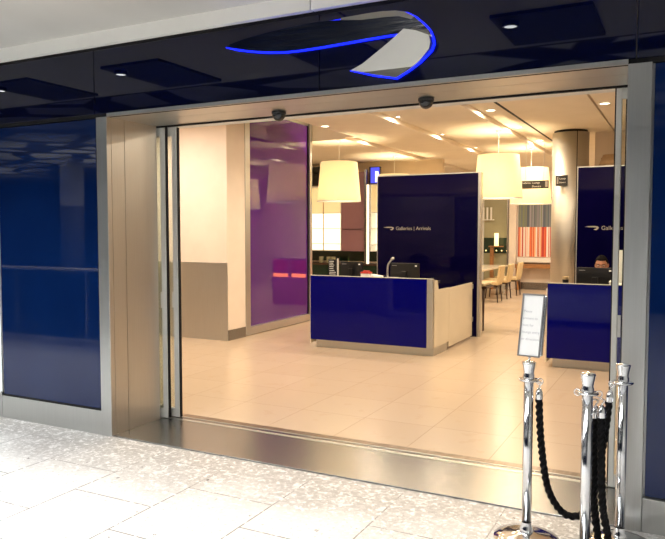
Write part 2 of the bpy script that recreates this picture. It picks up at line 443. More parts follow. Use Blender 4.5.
lb = thing('lightbox', 'backlit white poster panel at the far left edge of the blue wall', 'lightbox', (-5.9, FY, .23))
obj('lit_face', box(B(), -6.5, -5.374, FY-.02, FY-.012, .24, 2.3), 'lightbox', lb)
obj('casing', box(B(), -6.52, -5.368, FY-.012, FY+.029, .226, 2.32), 'alu', lb)
# portal in brushed steel
struct('trim_10', box(B(), -4.178, -4.066, FY-.02, FY+.03, 0, 2.545, .003, 1), 'steel')
struct('trim_11', box(B(), -4.085, -4.066, FY+.031, 4.272, 0, 2.545), 'steel')
struct('trim_12', box(B(), -4.085, -4.066, 4.276, 4.655, 0, 2.545), 'steel')
struct('trim_13', box(B(), -.300, -.180, FY-.02, FY+.03, 0, 2.545, .003, 1), 'steel')
struct('trim_14', box(B(), -.300, -.276, FY+.031, 4.655, 0, 2.545), 'steel')
struct('trim_15', box(B(), -4.065, -.301, FY-.018, 4.34, 2.545, 2.571), 'steel')
struct('trim_16', box(B(), -4.079, -.301, 4.344, 4.655, 2.545, 2.571), 'steel')
struct('trim_17', box(B(), -5.3, .9, 4.664, 4.69, 2.535, 2.571), 'blackgap')
struct('trim_18', box(B(), -5.3, .9, 4.69, 4.87, 2.548, 2.571), 'alu')
# threshold
struct('trim_19', box(B(), -4.065, -.301, FY-.01, 4.70, 0.0005, .010, .003, 1), 'steel_flat')
struct('trim_20', box(B(), -5.3, .9, 4.703, 4.735, .0005, .012), 'steel')
struct('trim_21', box(B(), -5.3, .9, 4.737, 4.785, .0005, .009), 'steel_flat')
struct('trim_22', box(B(), -5.3, .9, 4.787, 4.800, .0005, .012), 'steel')
struct('trim_23', box(B(), -5.3, .9, 4.802, 4.885, .0005, .009), 'bronze_strip')

# sliding entrance leaves, parked behind the steel reveals
def leaf(name, x_edge, side, y):
    """side -1: pane runs to the left of its leading stile"""
    r = sroot(name, (x_edge, y, 0))
    w = .052 if side < 0 else .033
    xa, xb = (x_edge-w, x_edge) if side < 0 else (x_edge, x_edge+w)
    obj('leading_stile', box(B(), xa, xb, y-.02, y+.02, .014, 2.545, .004), 'alu', r)
    far = x_edge + side*1.15
    fa, fb = (far, far+w) if side < 0 else (far-w, far)
    obj('rear_stile', box(B(), fa, fb, y-.02, y+.02, .014, 2.545, .004), 'alu', r)
    pa, pb = (fb, xa) if side < 0 else (xb, fa)
    obj('pane', box(B(), pa, pb, y-.005, y+.005, .09, 2.47), 'glass', r)
    obj('bottom_rail', box(B(), pa, pb, y-.016, y+.016, .016, .09), 'alu', r)
    obj('top_rail', box(B(), pa, pb, y-.016, y+.016, 2.47, 2.545), 'alu', r)
    gx = x_edge if side < 0 else x_edge-.008
    obj('gasket', box(B(), gx, gx+.010, y-.012, y+.012, .016, 2.54), 'blackgap', r)
    obj('lock_plate', box(B(), (pb-.022 if side < 0 else pa), (pb-.002 if side < 0 else pa+.02), y-.013, y-.0055, .98, 1.12, .002, 1), 'alu', r)
leaf('door_1', -4.008, -1, 4.71)
leaf('door_2', -3.935, -1, 4.775)
leaf('door_3', -.408, 1, 4.71)
leaf('door_4', -.349, 1, 4.775)

# presence detectors on the door head
for i, (x, lab) in enumerate(((-2.745, 'black half-dome door sensor above the purple glass wall'), (-1.585, 'black half-dome door sensor below the curl of the chrome emblem'))):
    t = thing('motion_detector', lab, 'sensor', (x, 4.50, 2.545), 'door sensors under the door head')
    obj('base', lathe(B(), [(.052, 0), (.054, -.004), (.054, -.018), (.050, -.02)], x, 4.50, 2.5445, 32), 'black', t)
    obj('dome', lathe(B(), [(.050, -.0201)] + [(.050*math.cos(a), -.0201-.052*math.sin(a)) for a in [k*PI/16 for k in range(1, 8)]] + [(0, -.0722)], x, 4.50, 2.5445, 32), 'dark_screen', t)

# ------------------------------------------------------------------ chrome emblem with blue light behind
em = thing('wall_emblem', 'chrome ribbon emblem with blue glowing edge on the navy fascia', 'emblem', (-2.1, FY-.012, 2.8))
tail = (-2.904, 2.935)
top = [(-2.80, 2.954), (-2.709, 2.968), (-2.485, 2.986), (-2.30, 2.996), (-2.159, 3.001), (-1.99, 3.004), (-1.901, 3.006), (-1.79, 3.008), (-1.703, 3.006), (-1.62, 2.998), (-1.558, 2.982), (-1.50, 2.948), (-1.445, 2.898), (-1.412, 2.858), (-1.394, 2.815)]
bot = [(-1.545, 2.866), (-1.70, 2.866), (-1.901, 2.860), (-2.159, 2.852), (-2.30, 2.850), (-2.431, 2.853), (-2.58, 2.868), (-2.71, 2.890), (-2.82, 2.914)]
tab = [(-1.545, 2.866), (-1.47, 2.848), (-1.394, 2.815), (-1.388, 2.78), (-1.402, 2.745), (-1.473, 2.684), (-1.55, 2.638), (-1.628, 2.601), (-1.78, 2.634), (-1.936, 2.676), (-1.85, 2.705), (-1.77, 2.745), (-1.65, 2.806)]
# the upper sliver of the ribbon is a facet of its own
fac_low = [(-1.52, 2.935), (-1.60, 2.962), (-1.70, 2.968), (-1.85, 2.972), (-2.0, 2.990)]
fac_top = [(-1.99, 3.004), (-1.901, 3.006), (-1.79, 3.008), (-1.703, 3.006), (-1.62, 2.998), (-1.558, 2.982), (-1.50, 2.948)]
facet = fac_top + fac_low
iA = top.index((-1.99, 3.004)); iB = top.index((-1.50, 2.948))
ribbon = [tail] + top[:iA] + [(-2.0, 2.990)] + fac_low[::-1][1:] + top[iB:] + bot
dark = noisy('dark_polished_chrome', (.50, .51, .52), (.58, .59, .60), .08, 1., (4, 4, 40), .12, r2=.2)
M['emblem_light'] = mat('satin_emblem_face', (.36, .355, .335), .28, 1.)
rb = obj('ribbon', prism(B(), ribbon, FY-.062, FY-.034, lambda x, z: -(z-2.93)*.30), dark, em)
obj('upper_facet', prism(B(), facet, FY-.072, FY-.034), 'emblem_light', em)
obj('folded_tip', prism(B(), tab, FY-.082, FY-.034, lambda x, z: -(z-2.72)*.45+.02), 'emblem_light', em)
def offset(poly, d):
    n = len(poly); out = []
    A = sum(poly[i][0]*poly[(i+1) % n][1]-poly[(i+1) % n][0]*poly[i][1] for i in range(n))
    s = 1 if A > 0 else -1
    for i in range(n):
        p0, p1, p2 = Vector(poly[i-1]), Vector(poly[i]), Vector(poly[(i+1) % n])
        a = (p1-p0).normalized(); b = (p2-p1).normalized(); t = (a+b)
        t = t.normalized() if t.length > 1e-3 else a
        nrm = Vector((t.y, -t.x))*s
        k = 1/max(.5, nrm.dot(Vector((a.y, -a.x))*s)); out.append(tuple(p1 + nrm*d*min(k, 1.5)))
    return out
whole = [tail] + top + tab[3:] + bot[0:1] + bot[1:]
obj('light_edge', prism(B(), offset(whole, .009), FY-.032, FY-.016), 'led_blue', em)

# ------------------------------------------------------------------ lounge shell
struct('floor', box(B(), -9.5, 3.2, 4.66, 20.2, -.06, 0), 'floor_in')
bm = B()
# ceiling boards with recessed light channels between them
box(bm, -9.5, 3.2, 4.88, 20.2, 3.66, 3.72)
for (x0, x1, y0, y1) in ((-9.5, -6.2, 4.88, 20.2), (-6.2, -5.50, 11.3, 20.2), (-5.22, -4.00, 4.88, 20.2), (-3.74, -2.68, 4.88, 20.2), (-2.36, -2.245, 4.88, 20.2), (-2.205, -1.115, 4.88, 20.2), (-1.085, 3.2, 4.88, 20.2)):
    box(bm, x0, x1, y0, y1, ZI, ZI+.085)
for (x0, x1) in ((-4.02, -3.72), (-2.70, -2.34), (-2.26, -2.19), (-1.13, -1.07)): box(bm, x0, x1, 4.88, 20.2, ZI+.07, ZI+.09)
box(bm, -5.52, -5.20, 11.3, 20.2, ZI+.07, ZI+.09)
box(bm, -6.2, -5.2, 11.3, 11.33, ZI+.03, 3.66); box(bm, -5.22, -5.2, 4.88, 11.3, ZI+.03, 3.66)
box(bm, -6.2, -5.2, 8.5, 8.53, ZI, 3.66)
struct('ceiling', bm, 'ceil')
struct('trim_24', box(B(), -2.246, -2.204, 4.9, 18.0, ZI-.001, ZI+.06), 'blackgap')
struct('wall_left', box(B(), -9.4, -6.10, 8.51, 8.985, 0, ZI), 'cream_wall')
struct('trim_25', box(B(), -9.4, -6.095, 8.495, 8.509, 0, 1.174), 'steel')
struct('baseboard_left_return', box(B(), -6.099, -6.092, 8.51, 8.98, 0, .16), 'steel_flat')
struct('wall_left_far', box(B(), -9.5, -9.4, 4.66, 20.2, 0, 3.7), 'warm_wall')
struct('wall_right_far', box(B(), 3.0, 3.1, 4.66, 20.2, 0, 3.7), 'warm_wall')
struct('wall_back', box(B(), -9.4, 3.0, 20.0, 20.2, 0, ZI), 'cream_wall')
struct('wall_right', box(B(), -1.40, 3.0, 12.45, 12.65, 0, ZI), 'warm_wall')
struct('baseboard_back', box(B(), -4.2, -1.0, 19.985, 19.999, 0, .20), 'steel_flat')
# purple sliding glass wall
d = sroot('door_5', (-6.2, 10.2, 0))
obj('purple_pane', box(B(), -6.215, -6.195, 9.125, 11.14, .13, 3.56), 'purple', d)
obj('bottom_rail', box(B(), -6.23, -6.12, 9.125, 11.14, .01, .13, .003, 1), 'steel', d)
obj('front_stile', box(B(), -6.23, -6.095, 8.99, 9.125, .01, 3.6, .003, 1), 'steel', d)
obj('rear_stile', box(B(), -6.23, -6.15, 11.165, 11.25, .01, 3.6, .003, 1), 'steel', d)
obj('rear_gasket', box(B(), -6.22, -6.18, 11.14, 11.165, .01, 3.56), 'blackgap', d)
obj('top_rail', box(B(), -6.23, -6.17, 9.125, 11.14, 3.56, 3.6), 'steel', d)
# round steel column
colr = sroot('trim_26', (-1.74, 12.1, 0))
obj('casing', lathe(B(), [(.29, 0), (.29, 3.262)], -1.74, 12.1, 0, 64), 'steel_warm', colr)
obj('shadow_ring', lathe(B(), [(.262, 3.2625), (.262, ZI-.0005)], -1.74, 12.1, 0, 64), 'blackgap', colr)
a = math.radians(-62)
bm = tube(B(), [(-1.74+.2905*math.cos(a), 12.1+.2905*math.sin(a), 0.01), (-1.74+.2905*math.cos(a), 12.1+.2905*math.sin(a), 3.262)], .006, 6); obj('seam', bm, 'blackgap', colr)

# ------------------------------------------------------------------ ceiling downlights
dl = [(-5.10, 9.75, 'by the top of the purple glass wall'), (-5.36, 12.1, 'beside the drum lamp in front of the bar'), (-3.87, 9.83, 'in the light channel nearest the door, left of the middle'),
      (-3.87, 11.95, 'in the middle light channel above the blue backdrop'), (-3.87, 14.15, 'in the middle light channel, deepest of its row'), (-2.52, 9.9, 'in the right light channel nearest the door'),
      (-2.52, 11.7, 'in the right light channel behind the near drum lamp'), (-2.52, 13.6, 'in the right light channel beside the round column'), (-.98, 9.66, 'at the far right of the lounge ceiling by the door stile')]
hid = [(-7.0, 7.2), (-5.1, 7.2), (-3.87, 7.6), (-2.52, 7.6), (-.98, 7.4), (.6, 8.6), (-3.87, 5.7), (-1.0, 5.7), (-5.36, 16.3), (-3.87, 16.9), (-2.52, 16.5), (-1.7, 18.5), (-7.4, 12.6)]  # unseen downlights, added for more light on lounge floor and walls
WARM = (1., .82, .60)
first = None
for i, q in enumerate(dl + [(x, y, None) for x, y in hid]):
    x, y, w = q
    inch = any(abs(x-c) < .12 for c in (-3.87, -2.52)) or (abs(x+5.36) < .1 and y > 11.4)
    z = ZI+.07 if inch else ZI
    if i == 0:
        t = first = thing('ceiling_downlight', 'lit', 'downlight', (x, y, z), 'downlights in the lounge ceiling')
        obj('trim_ring', lathe(B(), [(.075, 0), (.078, -.003), (.078, -.010), (.066, -.012), (.062, -.004)], x, y, z-.0005, 32, False), 'white', t)
        obj('lens', lathe(B(), [(0, -.004), (.062, -.004)], x, y, z-.0005, 32, False), 'lamp_white', t)
    else:
        t = dup(first, (x, y, z))
    t['label'] = ('lit round ceiling downlight ' + w) if w else 'lit round ceiling downlight added outside the view of the doorway'
    if not w: t['group'] = 'added downlights in the lounge ceiling'
    lamp('downlight_bulb', 'AREA', (x, y, z-.02), 60 if y > 17.5 else 34 if y > 15 else 9 if (x, y) == (-5.10, 9.75) else 58 if x < -6.5 and y < 9 else 18, (1, .82, .68) if x < -6.5 and y < 9 else WARM, .12, parent=t)

# ------------------------------------------------------------------ drum lamps
def drum(x, y, zb=2.188, ht=.71, rb=.398, rt=.335):
    t = thing('drum_lamp', 'x', 'lamp', (x, y, zb), 'pendant drum lamps in the lounge')
    prof = [(rb, 0), (rt, ht), (rt-.006, ht), (rb-.006, 0)]
    sh = obj('lamp_shade', lathe(B(), prof + [prof[0]], x, y, zb, 64, False), 'shade', t)
    obj('hem', lathe(B(), [(rb+.002, 0), (rb+.001, .012), (rb-.008, .012), (rb-.008, 0), (rb+.002, 0)], x, y, zb-.003, 64, False), 'white', sh)
    obj('diffuser', lathe(B(), [(0, 0), (rb-.012, 0), (rb-.012, .006), (0, .006)], x, y, zb+.018, 48, False), mat('lit_diffuser', (1, .95, .85), .6, emit=(1, .86, .58), es=1.6), t)
    obj('cord', tube(B(), [(x, y, zb+.35), (x, y, ZI-.01)], .006, 8), 'white', t)
    obj('ceiling_rose', lathe(B(), [(.012, -.045), (.03, -.03), (.05, -.006), (.05, -.0005)], x, y, ZI, 24), 'white', t)
    obj('bulb', lathe(B(), [(.0, -.07)] + [(.05*math.sin(k*PI/10), -.05*math.cos(k*PI/10)) for k in range(1, 10)] + [(.02, .055), (.02, .09)], x, y, zb+.33, 20), mat('lit_bulb', (1, 1, 1), .5, emit=(1, .8, .5), es=4), t)
    lamp('bulb_light', 'POINT', (x, y, zb+.50), 48, (1., .80, .50), .05, parent=t)
    return t
d0 = drum(-5.65, 11.35); d0['label'] = 'lit cream drum lamp hanging left, in front of the bar shelves'
def more_drum(x, y, lab):
    r = dup(d0, (x, y, 2.188), lab)
    return r
more_drum(-2.79, 11.5, 'lit cream drum lamp hanging right of the blue backdrop, nearest the column')
more_drum(-2.775, 14.13, 'lit cream drum lamp behind the black hanging sign')
more_drum(-5.78, 14.35, 'lit drum lamp mostly hidden behind the blue backdrop with lettering')

# ------------------------------------------------------------------ reception desks
def desk(x0, w, lab):
    x1 = x0+w; y0 = 8.64
    t = thing('reception_desk', lab, 'desk', (x0+w/2, y0+.4, 0), 'blue glass reception desks')
    obj('front_panel', box(B(), x0, x1, y0-.03, y0-.008, .115, 1.022, .002, 1), 'desk_blue', t)
    obj('corner_post', box(B(), x1+.001, x1+.085, y0-.03, y0+.03, .115, 1.022, .002, 1), 'steel', t)
    obj('front_body', box(B(), x0+.01, x1-.002, y0-.007, y0+.30, .115, .955), 'white_glass', t)
    obj('ledge', box(B(), x0, x1+.06, y0-.008, y0+.34, .956, .985, .003, 1), 'black', t)
    obj('top_edge', box(B(), x0, x1+.085, y0-.034, y0-.007, 1.0225, 1.030), 'alu', t)
    obj('worktop', box(B(), x0+.02, x1-.002, y0+.302, y0+.85, .715, .745, .003, 1), 'white_glass', t)
    obj('left_end', box(B(), x0-.02, x0-.001, y0-.005, y0+.85, .06, .955), 'white_glass', t)
    e = B(); pr = [(y0+.032, .112), (y0+.66, .112), (y0+.66, .868), (y0+.20, .875), (y0+.15, 1.0), (y0+.032, 1.012)]
    f = [e.verts.new((x1+.063, y, z)) for y, z in pr]; g = [e.verts.new((x1+.087, y, z)) for y, z in pr]
    e.faces.new(f); e.faces.new(g[::-1])
    for i in range(len(pr)): e.faces.new((f[i], g[i], g[(i+1) % len(pr)], f[(i+1) % len(pr)]))
    obj('right_end', e, 'white_glass', t)
    obj('plinth', box(B(), x0+.06, x1+.075, y0+.035, y0+.62, .0, .110, .002, 1), 'steel', t)
    return t
k0 = desk(-4.74, 1.735, 'blue glass reception desk with white side gate, left of the walkway')
dup(k0, (-1.475+.8675, 9.04, 0), 'blue glass reception desk on the right behind the rope posts')
g = thing('counter_gate', 'low white glass gate between the left desk and its backdrop', 'gate', (-2.93, 9.9, .03))
obj('panel', box(B(), -2.942, -2.918, 9.306, 10.48, .035, .862, .002, 1), 'white_glass', g)
for z in (.25, .76): obj('hinge', box(B(), -2.946, -2.914, 10.481, 10.53, z, z+.07, .003, 1), 'steel', g)

# backdrops
def mini_mark(bm, x, y, z, s):
    poly = [(0, .42), (.30, .50), (.75, .52), (.93, .45), (1.0, .25), (.93, .05), (.80, -.10), (.62, .0), (.80, .15), (.84, .27), (.74, .31), (.30, .34)]
    prism(bm, [(x+px*s, z+pz*s*.5) for px, pz in poly], y-.002, y)
def backdrop(x0, x1, y, lab, nm):
    t = thing('backdrop_panel', lab, 'panel', ((x0+x1)/2, y+.05, 0), 'tall blue backdrops behind the desks')
    obj('glass_face', box(B(), x0, x1-.04, y-.012, y, .02, 2.545, .002, 1), 'back_blue', t)
    obj('core', box(B(), x0+.004, x1-.042, y+.001, y+.10, .0, 2.54), 'back_blue', t)
    obj('edge_post', box(B(), x1-.039, x1, y-.02, y+.11, 0, 2.56, .003, 1), 'steel', t)
    obj('top_cap', box(B(), x0, x1-.04, y-.016, y+.105, 2.546, 2.562), 'steel', t)
    obj('left_edge', box(B(), x0-.012, x0-.001, y-.014, y+.105, 0, 2.562), 'steel', t)
    b = B(); mini_mark(b, x0+.10, y-.013, 1.672, .19)
    obj('emblem', b, 'letter', t)
    b = text_bm('Galleries | Arrivals', .080, facing(x0+.32, y-.0135, 1.668))
    obj('lettering', b, 'letter', t)
    return t
backdrop(-4.555, -2.835, 10.6, 'tall navy glass backdrop with silver lettering behind the left desk', 0)
backdrop(-1.385, .335, 10.4, 'tall navy glass backdrop behind the right desk and seated person', 1)

# ------------------------------------------------------------------ things on the desks
def monitor(x, y, zt, w, h, lab, yaw=0, z0=.745):
    t = thing('computer_monitor', lab, 'monitor', (x, y, z0))
    obj('casing', box(B(), x-w/2, x+w/2, y-.022, y+.012, zt-h, zt, .006), 'black', t)
    obj('screen', box(B(), x-w/2+.014, x+w/2-.014, y+.0125, y+.014, zt-h+.02, zt-.014), 'dark_screen', t)
    obj('stand', box(B(), x-.035, x+.035, y-.05, y-.023, z0+.014, zt-h*.45, .004), 'black', t)
    obj('foot', box(B(), x-.11, x+.11, y-.10, y+.10, z0+.0005, z0+.014, .004), 'black', t)
    obj('sticker', box(B(), x+w/2-.06, x+w/2-.03, y-.0235, y-.0222, zt-.045, zt-.028), 'paper', t)
    b = box(B(), x-w/2+.03, x-w/2+.10, y-.0235, y-.0222, zt-.038, zt-.033)
    obj('maker_strip', b, 'grey_ink', t)
    t.rotation_euler.z = yaw
    return t
monitor(-4.345, 9.15, 1.205, .36, .22, 'black computer monitor on the left desk beside the leaflet stand', -.05)
monitor(-3.535, 9.20, 1.198, .44, .25, 'black computer monitor on the left desk in front of the lettering', -.05)
monitor(-1.0, 9.20, 1.195, .44, .26, 'black computer monitor on the right desk hiding the person')
t = thing('leaflet_stand', 'dark upright leaflet stand with white print on the left desk', 'stand', (-4.49, 8.84, .985))
obj('card', box(B(), -4.565, -4.425, 8.83, 8.836, .99, 1.245), 'dark_screen', t)
obj('holder', box(B(), -4.424, -4.412, 8.822, 8.86, .9855, 1.26, .002, 1), 'alu', t)
obj('foot', box(B(), -4.57, -4.412, 8.80, 8.90, .9852, .9895), 'glass', t)
b = B()
for k in range(8): box(b, -4.55, -4.55+.11*random.uniform(.55, 1), 8.8285, 8.8299, 1.215-k*.026, 1.222-k*.026)
obj('print', b, 'letter_white', t)
t = thing('tissue_box', 'small white and red card box on the left desk', 'box', (-3.96, 8.82, .985))
obj('carton', box(B(), -4.03, -3.90, 8.77, 8.87, .9855, 1.06, .004), 'white', t)
b = box(B(), -4.035, -3.895, 8.768, 8.872, 1.0605, 1.082, .003); obj('lid', b, 'red', t)
b = B()
for k in range(5): ball(b, (-4.0+.02*k, 8.82+random.uniform(-.02, .02), 1.092), .016, (1, 1, .7), 10, 6)
obj('tissue', b, 'red', t)
t = thing('paper_stack', 'white papers lying on the left desk beside the gooseneck', 'paper', (-3.82, 8.84, .985))
obj('sheet', box(B(), -3.90, -3.70, 8.74, 8.93, .9855, 1.0, .001, 1), 'paper', t)
b = box(B(), -3.88, -3.74, 8.77, 8.9, -.012, .012, .001, 1); bmesh.ops.rotate(b, verts=b.verts, cent=(-3.81, 8.84, 0), matrix=Matrix.Rotation(.15, 3, 'Y')); bmesh.ops.translate(b, vec=(0, 0, 1.028), verts=b.verts)
obj('folded_leaflet', b, 'paper', t)
t = thing('paper_sheet', 'flat white paper at the left end of the left desk', 'paper', (-4.66, 8.80, .985))
obj('sheet', box(B(), -4.75, -4.59, 8.70, 8.90, .9855, .999, .001, 1), 'paper', t)
t = thing('gooseneck_microphone', 'silver gooseneck microphone curving up from the left desk', 'microphone', (-3.64, 8.87, .985))
obj('base', box(B(), -3.70, -3.52, 8.80, 8.95, .9855, 1.012, .006), 'alu', t)
obj('neck', tube(B(), spline([(-3.66, 8.87, 1.012), (-3.665, 8.87, 1.10), (-3.655, 8.87, 1.19), (-3.60, 8.86, 1.262)], 30), .013, 12), 'steel', t)
obj('head', tube(B(), spline([(-3.605, 8.86, 1.258), (-3.585, 8.857, 1.278), (-3.565, 8.854, 1.272)], 10), .018, 12), 'steel', t)
t = thing('paper_cup', 'beige paper cup at the left end of the right desk', 'cup', (-1.30, 8.82, .985))
obj('cup_body', lathe(B(), [(.0, .004), (.03, .0), (.038, .105), (.040, .108), (.036, .108), (.029, .008), (0, .008)], -1.30, 8.82, .9855, 24, False), 'cream_fabric', t)
obj('black_sleeve', lathe(B(), [(.0345, .035), (.0385, .075)], -1.30, 8.82, .9855, 24, False), 'black', t)
t = thing('desk_telephone', 'white desk telephone beside the person on the right desk', 'telephone', (-.74, 8.82, .985))
obj('body', box(B(), -.80, -.66, 8.75, 8.92, .9855, 1.03, .008), 'white', t)
obj('handset', box(B(), -.80, -.75, 8.74, 8.93, 1.0305, 1.062, .010), 'white', t)
t = thing('notice_sheet', 'white notice standing on the right desk behind the door stile', 'notice', (-.72, 9.05, .745))
obj('sheet', box(B(), -.80, -.60, 9.04, 9.046, .80, 1.42), 'paper', t)
obj('holder', box(B(), -.80, -.60, 9.0, 9.09, .7455, .80, .003, 1), 'white', t)
for (x, z, r) in ((-.765, 1.24, .02), (-.755, 1.05, .024)): obj('print', box(B(), x-r, x+r, 9.0375, 9.0395, z-r*.7, z+r*.7), 'black', t)

# ------------------------------------------------------------------ rope posts
HS = .955
def post(x, y, lab, hooks):
    t = thing('rope_post', lab, 'rope post', (x, y, 0), 'chrome rope posts by the entrance')
    obj('base', lathe(B(), [(0, .002), (.169, .002), (.173, .010), (.169, .018), (.12, .030), (.06, .040), (.04, .048), (0, .048)], x, y, 0, 64, False), 'chrome', t)
    obj('collar', lathe(B(), [(.034, .046), (.036, .056), (.032, .068), (.0275, .088), (.026, .10)], x, y, 0, 40, False), 'chrome', t)
    obj('shaft', lathe(B(), [(.0252, .047), (.0252, .872)], x, y, 0, 40), 'chrome', t)
    obj('ring_plate', lathe(B(), [(.026, .859), (.05, .861), (.053, .866), (.05, .871), (.026, .873)], x, y, 0, 40, False), 'chrome', t)
    obj('finial', lathe(B(), [(.029, .8731), (.030, .890), (.027, .898), (.0275, .911), (.036, .953), (.037, .959), (.030, .963), (.0, .972)], x, y, 0, 40, False), 'chrome', t)
    for a in hooks:
        c = Vector((x+.056*math.cos(a), y+.056*math.sin(a), .859)); d_ = Vector((math.cos(a), math.sin(a), 0))
        obj('hook_ring', tube(B(), [c + d_*(.016*math.cos(k*2*PI/18)) + Vector((0, 0, .016*math.sin(k*2*PI/18))) for k in range(19)], .0035, 8, cap=False), 'chrome', t)
    return t
PL, PM, PR = (-.722, 3.700), (-.407, 3.525), (-.273, 3.852)
post(*PL, 'chrome rope post carrying the framed notice, left of the three', (0.25,))
post(*PM, 'chrome rope post without notice, middle and nearest of the three', (0.5, 2.7))
post(*PR, 'chrome rope post standing against the right steel pillar', (3.6,))
def rope(name, pts, lab, caps):
    t = thing(name, lab, 'rope', (pts[len(pts)//2][0], pts[len(pts)//2][1], pts[len(pts)//2][2]), 'black ropes between the posts')
    sp = spline(pts, 460)
    obj('cord', tube(B(), sp, .0168, 18, 3, 60, .22), M['rope'], t)
    for (p, q) in caps:
        p, q = Vector(p), Vector(q); d_ = (q-p).normalized()
        obj('end_cap', tube(B(), [p - d_*.002, p + d_*.02, p + d_*.055, p + d_*.058], [.010, .0185, .0205, .018], 20), 'chrome', t)
        hk = [p + d_*.0 , p - d_*.014 + Vector((.004, 0, 0)), p - d_*.026 + Vector((.012, 0, 0)), p - d_*.036, p - d_*.030 + Vector((-.012, 0, 0))]
        obj('end_hook', tube(B(), spline(hk, 16), .0042, 8), 'chrome', t)
    return t
M['rope'] = noisy('black_braided_rope', (.003, .003, .0035), (.006, .006, .007), .65, 0., (90, 90, 90), .1, spec=.12)
from math import cos, sin
a1 = Vector((PL[0]+.052, PL[1]+.014, .822)); a2 = Vector((PR[0]-.058, PR[1]-.028, .822))
ropeA = [a1 + Vector((0, 0, -.05)), a1 + Vector((.004, .004, -.16)), a1 + Vector((.016, .008, -.32)), a1 + Vector((.045, .02, -.52)), a1 + Vector((.095, .045, -.635)), a1 + Vector((.155, .075, -.685)), a1 + Vector((.225, .10, -.665)),
         a2 + Vector((-.075, -.035, -.58)), a2 + Vector((-.045, -.018, -.40)), a2 + Vector((-.02, -.006, -.22)), a2 + Vector((-.004, 0, -.05))]
rope('barrier_rope', ropeA, 'black twisted rope sagging from the notice post to the pillar post', [(a1, ropeA[0]), (a2, ropeA[-1])])
b1 = Vector((PM[0]+.062, PM[1]+.03, .802)); b2 = Vector((PM[0]+.030, PM[1]+.068, .788))
ropeB = [b1 + Vector((0, 0, -.05)), b1 + Vector((.003, .002, -.25)), b1 + Vector((.012, .006, -.48)), b1 + Vector((.035, .02, -.63)), b1 + Vector((.045, .045, -.72)), b1 + Vector((.025, .07, -.755)), b1 + Vector((-.005, .075, -.72)), 
         b2 + Vector((-.004, .02, -.45)), b2 + Vector((-.003, .008, -.22)), b2 + Vector((0, 0, -.05))]
rope('barrier_rope', ropeB, 'black twisted rope hanging doubled from the middle post', [(b1, ropeB[0]), (b2, ropeB[-1])])
# framed notice on top of the left post
ns = thing('framed_notice', 'white framed notice tilted on top of the left rope post', 'notice', (PL[0]+.004, PL[1], .985))
R = Matrix.Translation((PL[0]-.004, PL[1]+.0, .988)) @ Matrix.Rotation(math.radians(-6), 4, 'Z') @ Matrix.Rotation(math.radians(.5), 4, 'Y') @ Matrix.Rotation(math.radians(-13), 4, 'X')
def signbox(x0, x1, y0, y1, z0, z1, bev=0):
    b = box(B(), x0, x1, y0, y1, z0, z1, bev); bmesh.ops.transform(b, matrix=R, verts=b.verts); return b
W2, HN = .059, .335
obj('backing', signbox(-W2, W2, .004, .012, 0, HN, .002), 'alu', ns)
obj('paper', signbox(-W2+.006, W2-.006, .0005, .0035, .006, HN-.006), 'paper', ns)
b = signbox(-W2, -W2+.007, -.006, .004, 0, HN); 
for q in ((W2-.007, W2, 0, HN), (-W2+.007, W2-.007, 0, .007), (-W2+.007, W2-.007, HN-.007, HN)): merge(b, signbox(q[0], q[1], -.006, .004, q[2], q[3]))
obj('border', b, mat('grey_frame', (.22, .21, .21), .4, .6), ns)
obj('side_holder', signbox(W2+.0005, W2+.012, -.008, .016, .01, HN-.01, .003), M['chrome'], ns)
for k, s in enumerate(('Please', 'present to', 'host for', 'lounge entry', 'or directions')):
    obj('lettering', text_bm(s, .0185, R @ facing(-W2+.012, -.0002, HN-.10-k*.037), extrude=.0003), 'grey_ink', ns)
obj('stem', tube(B(), [(PL[0], PL[1], .9725), (PL[0]+.003, PL[1]+.004, .992)], .006, 12), 'chrome', ns)

# ------------------------------------------------------------------ signs inside
t = thing('hanging_sign', 'black hanging sign with two white lines before the far drum lamp', 'sign', (-2.48, 13.0, 2.43))
obj('board', box(B(), -2.74, -2.24, 13.0, 13.03, 2.425, 2.568, .003, 1), 'black', t)
obj('lettering', text_bm('Galleries  Lounge', .046, facing(-2.72, 12.999, 2.515)), 'letter_white', t)
obj('lettering', text_bm('Showers', .046, facing(-2.535, 12.999, 2.45)), 'letter_white', t)
obj('pictogram', box(B(), -2.30, -2.255, 12.996, 12.9995, 2.45, 2.55, .001, 1), 'letter', t)
for x in (-2.65, -2.33): obj('hanger', tube(B(), [(x, 13.015, 2.569), (x, 13.015, ZI-.0005)], .004, 8), 'alu', t)
t = thing('column_sign', 'small black projecting sign on the round steel column', 'sign', (-1.82, 11.79, 2.47))
Rm = Matrix.Translation((-1.825, 11.795, 0)) @ Matrix.Rotation(math.radians(-14), 4, 'Z')
b = box(B(), -.10, .10, -.012, 0, 2.385, 2.555, .002, 1); bmesh.ops.transform(b, matrix=Rm, verts=b.verts); obj('board', b, 'black', t)
obj('lettering', text_bm('Lounge', .036, Rm @ facing(-.035, -.0125, 2.49)), 'letter_white', t)
obj('lettering', text_bm('Showers', .030, Rm @ facing(-.035, -.0125, 2.43)), 'letter_white', t)
b = B(); ball(b, (-.065, -.0125, 2.515), .014, (1, .2, 1), 12, 8); box(b, -.078, -.052, -.0155, -.0125, 2.42, 2.498)
bmesh.ops.transform(b, matrix=Rm, verts=b.verts); obj('pictogram', b, 'letter', t)
t = thing('wall_sconce', 'cream half-cone wall light above the right backdrop', 'wall light', (-1.2, 12.43, 2.72))
b = B(); pr = [(.20, 0), (.11, .22)]
rings = [[b.verts.new((-1.16+r*cos(PI+PI*i/20), 12.447+.75*r*sin(PI+PI*i/20), 2.70+z)) for i in range(21)] for r, z in pr]
